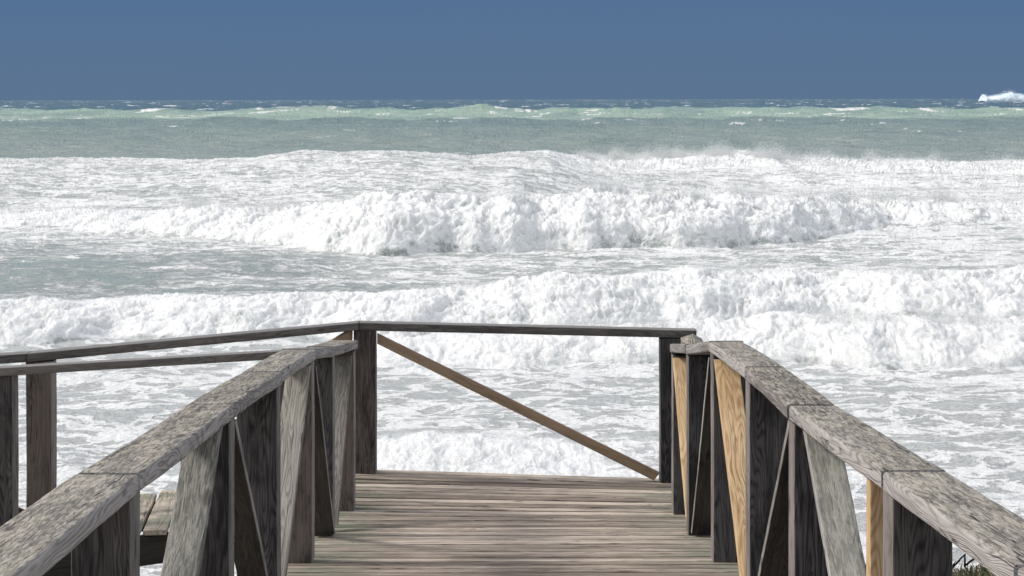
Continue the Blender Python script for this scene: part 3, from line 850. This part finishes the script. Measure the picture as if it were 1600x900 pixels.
def ramp_railing(side):
    k = 0 if side < 0 else 1
    rt = empty('timber_railing', (side*1.05, 6.0, CZ-2.3))
    if side < 0:
        tag(rt, 'ramp railing on the left with lichen speckled handrail on thick dark posts', 'railing', 'railings along the boardwalk')
    else:
        tag(rt, 'ramp railing on the right, with new yellow pine braces between dark posts', 'railing', 'railings along the boardwalk')
    TR = .052; WR = .165
    for q in order:
        Y_, zd, rl, rr, xl, xr = ST_[q]
        rz = (rl, rr)[k]; xi = (xl, xr)[k]
        W = {'A': .135, 'B': .15, 'C': .155, 'D': .165, 'E': .165, 'F': .150}.get(q, .17)
        mat = M['post']
        lab = None
        if side < 0 and q in 'AC': mat = M['postb']; lab = 'browner weathered post'
        post(rt, xi, Y_, CZ-rz-TR-.004, deck_z(xi, Y_)+.001, W, .12, mat, side=side, label=lab)
    # handrail boards butt over the posts
    for a, b in zip(order[:-1], order[1:]):
        A_, B_ = ST_[a], ST_[b]
        ra, rb = (A_[2], A_[3])[k], (B_[2], B_[3])[k]
        xa, xb = (A_[4], A_[5])[k], (B_[4], B_[5])[k]
        ya, yb = A_[0]+.06, B_[0]+.06
        if a == 'A': ya = A_[0]+.13
        # slope-aware drop at the shifted Y
        g_ = .012; j1, j2 = rnd.uniform(-.004, .004), rnd.uniform(-.001, .001)
        off = side*(WR/2 - .012)
        rail_board(rt, (xa+off+j1, ya-g_, CZ-ra+j2), (xb+off-j1, yb+g_, CZ-rb-j2), WR+rnd.uniform(-.005, .005), TR, M['rail'],
                   cut0=(0, 1, 0), cut1=(0, 1, 0), bow=rnd.uniform(-.003, .003))
    bw = .112
    def B(top, bot, mat, lab=None, w_=bw):
        brace(rt, side, side*.957, top, bot, w_, .032, mat, lab)
    if side < 0:
        B((10.33, 1.53), (9.50, 2.335), M['brace'], 'light grey brace')          # A top -> B foot
        B((8.42, 1.30), (9.28, 2.33), M['shadebrace'])                                # C top -> B foot
        B((8.20, 1.26), (7.16, 2.125), M['brace'], 'pale weathered brace')       # C top -> D foot
        B((5.98, 1.11), (6.98, 2.10), M['shadebrace'])                                # E top -> D foot
        B((5.70, 1.08), (4.62, 1.98), M['lichen'], 'lichen covered grey brace')
        B((3.40, .97), (4.42, 1.96), M['brace'])
        B((3.14, .95), (2.12, 1.89), M['brace'])
    else:
        B((10.33, 1.55), (9.50, 2.335), M['pale'], 'new yellow pine brace')
        B((8.42, 1.26), (9.28, 2.33), M['shadebrace'])
        B((8.20, 1.24), (7.16, 2.125), M['pale'], 'new yellow pine brace with knots and a crack')
        B((5.98, 1.11), (6.98, 2.10), M['shadebrace'])
        B((5.70, 1.08), (4.50, 1.98), M['lichen'], 'lichen covered grey brace')
        B((3.40, .97), (4.42, 1.96), M['brace'])
        B((3.14, .95), (2.12, 1.89), M['brace'])
        # newer plank standing behind the sixth post
        post(rt, .955, 4.62, CZ-.948-TR-.006, deck_z(.96, 4.62), .11, .05, M['pale'], side=1, label='new yellow pine plank standing behind a dark post', name='post_plank')
    return rt
ramp_railing(-1)
RR = ramp_railing(1)

# -- end railing across the landing
er = empty('timber_railing', (0, 11.3, CZ-2.48))
tag(er, 'railing across the seaward end of the landing with one long tan diagonal brace', 'railing', 'railings along the boardwalk')
PE = 239.0
def v_at(px, py, p=PE): return at(px, py, p)
YE = F/PE
mb = MB(); xa = (552-800)/PE; W = 34/PE
timber(mb, (xa+W/2, YE+.06, CZ-2.45), (xa+W/2, YE+.06, CZ-1.515), (1, 0, 0), W, .12, seg=16)
mb.build('post', M['postb'], er)['label'] = 'brown weathered corner post'
mb = MB(); xb = (1031-800)/PE; W = 36/PE
timber(mb, (xb+W/2, YE+.06, CZ-2.512), (xb+W/2, YE+.06, CZ-1.568), (1, 0, 0), W, .12, seg=16)
mb.build('post', M['post'], er)
x0, x1 = (561-800)/PE, (1088-800)/PE
rail_board(er, (x0, YE+.055, CZ-1.459), (x1, YE+.055, CZ-1.514), .11, .052, M['railfar'], wdir=(0, 1, 0), rad=.005, rough=.0012)
mb = MB()
p0 = at(588, 530, PE); p1 = at(1026, 747, PE)
timber(mb, (p0[0], YE+.05, p0[2]), (p1[0], YE+.05, p1[2]), (0, 1, 0), .035, .062, seg=20, rad=.004, rough=.0008, cut0=(1, 0, 0), cut1=(.75, 0, -.6))
mb.build('brace', M['tan'], er)['label'] = 'tan brown diagonal brace'
# short link of handrail between the ramp railing and the end post on the right
mb = MB()
timber(mb, (1.075, 10.62, CZ-1.528), (1.105, 10.95, CZ-1.512), (1, 0, .35), .075, .022, seg=8, rad=.006)
timber(mb, (1.150, 10.62, CZ-1.522), (1.165, 10.95, CZ-1.512), (1, 0, -.50), .07, .022, seg=8, rad=.006)
mb.build('handrail', M['rail'], er)['label'] = 'short crooked offcut of handrail'

# -- side walk towards the left
sw = empty('boardwalk', (-2.4, 10.2, CZ-2.6))
tag(sw, 'plank side walk leaving the landing to the left behind the ramp railing', 'boardwalk')
ZS = CZ-2.452
far0, far1 = (-1.10, 11.40), (-5.2, 8.77)
nea0, nea1 = (-1.20, 10.36), (-5.2, 8.09)
def lerp(a, b, t): return a + (b-a)*t
def line_y(P, Q, x): return lerp(P[1], Q[1], (x-P[0])/(Q[0]-P[0]))
mb = MB()
x = -1.16
tl = .0
while x > -5.1:
    wid = .142
    xt = x - wid/2
    yf_ = line_y(far0, far1, xt)-.02; yn_ = line_y(nea0, nea1, xt)
    timber(mb, (xt-.06, yf_+.10, ZS-.014+rnd.uniform(-.002, .002)), (xt+.045, yn_-.02, ZS-.014+rnd.uniform(-.002, .002)), (1, .0, 0), wid-.007, .028, seg=12, rough=.0012)
    x -= wid
mb.build('deck_planks', M['deck'], sw)
mb = MB()
timber(mb, (nea0[0]-.02, nea0[1]-.0, ZS-.032-.085), (nea1[0], nea1[1]+.0, ZS-.032-.085), (0, 0, 1), .165, .06, seg=10)
mb.build('edge_beam', M['beam'], sw)
mb = MB()
timber(mb, (far0[0]-.02, far0[1]-.02, ZS-.032-.085), (far1[0], far1[1]-.02, ZS-.032-.085), (0, 0, 1), .165, .06, seg=10)
mb.build('edge_beam', M['beam'], sw)
for xs in (-2.62, -4.4):
    for P_, Q_ in ((far0, far1), (nea0, nea1)):
        mb = MB(); yy_ = line_y(P_, Q_, xs)+(.12 if P_ is nea0 else -.12)
        timber(mb, (xs, yy_, ZS-.03), (xs, yy_, ZS-2.6), (1, 0, 0), .12, .12, seg=6)
        mb.build('support_post', M['beam'], sw)

# seaward railing of the side walk
fr = empty('timber_railing', (-2.9, 10.2, ZS))
tag(fr, 'seaward railing of the side walk, running left from the brown corner post', 'railing', 'railings along the boardwalk')
PL = 271.0
P0 = (x0-.006, YE+.055, CZ-1.459); P1 = ((43-800)/PL, F/PL+.05, CZ-1.461)
dirx = vn((P1[0]-P0[0], P1[1]-P0[1], 0)); nrm = (-dirx[1], dirx[0], 0)
if nrm[1] < 0: nrm = (dirx[1], -dirx[0], 0)
rail_board(fr, P0, P1, .10, .05, M['railfar'], wdir=nrm, rad=.005, rough=.0012, cut0=(1, 0, 0), cut1=(1, 0, 0))
P2 = vadd(P1, dirx, 2.0); P2 = (P2[0], P2[1]+.35, P2[2]+.02)
d2 = vn(vsub(P2, P1)); n2_ = (d2[1], -d2[0], 0)
rail_board(fr, vadd(P1, d2, .005), P2, .10, .05, M['railfar'], wdir=n2_, rad=.005, rough=.0012, cut0=(1, 0, 0))
mb = MB(); pc = ((58-800)/PL, F/PL+.08)
timber(mb, (pc[0], pc[1], ZS-.05), (pc[0], pc[1], CZ-1.461-.056), (1, 0, 0), 40/PL, .12, seg=16)
mb.build('post', M['postb'], fr)
mb = MB(); timber(mb, (P2[0]+.06, P2[1]+.02, ZS-.05), (P2[0]+.06, P2[1]+.02, CZ-1.461-.04), (1, 0, 0), .14, .12, seg=12); mb.build('post', M['post'], fr)
mb = MB()
timber(mb, (-1.05, YE+.04, CZ-1.535), (pc[0]+.10, pc[1]+.02, ZS+.035), nrm, .035, .07, seg=18, rad=.004, cut0=(1, 0, 0), cut1=(1, 0, 0)); mb.build('brace', M['tan'], fr)
mb = MB()
timber(mb, (pc[0]-.09, pc[1], ZS+.03), (P2[0]+.1, P2[1], CZ-1.56), n2_, .035, .07, seg=18, rad=.004, cut0=(1, 0, 0), cut1=(1, 0, 0)); mb.build('brace', M['railfar'], fr)

# landward railing of the side walk
nr = empty('timber_railing', (-2.9, 9.4, ZS))
tag(nr, 'landward railing of the side walk, the lower of two thin rails crossing at far left', 'railing', 'railings along the boardwalk')
PN = 288.0
Q0 = (-1.03, F/262., CZ-1.475); Q1 = ((-40-800)/PN, F/PN-.03, CZ-1.452)
dn = vn((Q1[0]-Q0[0], Q1[1]-Q0[1], 0)); nn_ = (dn[1], -dn[0], 0)
rail_board(nr, Q0, Q1, .08, .045, M['railfar'], wdir=nn_, rad=.005, rough=.0012)
Q2 = vadd(Q1, dn, 2.2)
rail_board(nr, vadd(Q1, dn, .005), Q2, .08, .045, M['railfar'], wdir=nn_, rad=.005, rough=.0012)
mb = MB(); W = .145; xr_ = (16-800)/PN
timber(mb, (xr_-W/2, F/PN+.09, ZS-.02), (xr_-W/2, F/PN+.09, CZ-1.452-.05), (1, 0, 0), W, .12, seg=16); mb.build('post', M['post'], nr)
mb = MB(); timber(mb, (Q2[0]+.08, Q2[1]+.05, ZS-.02), (Q2[0]+.08, Q2[1]+.05, CZ-1.452-.05), (1, 0, 0), W, .12, seg=16); mb.build('post', M['post'], nr)
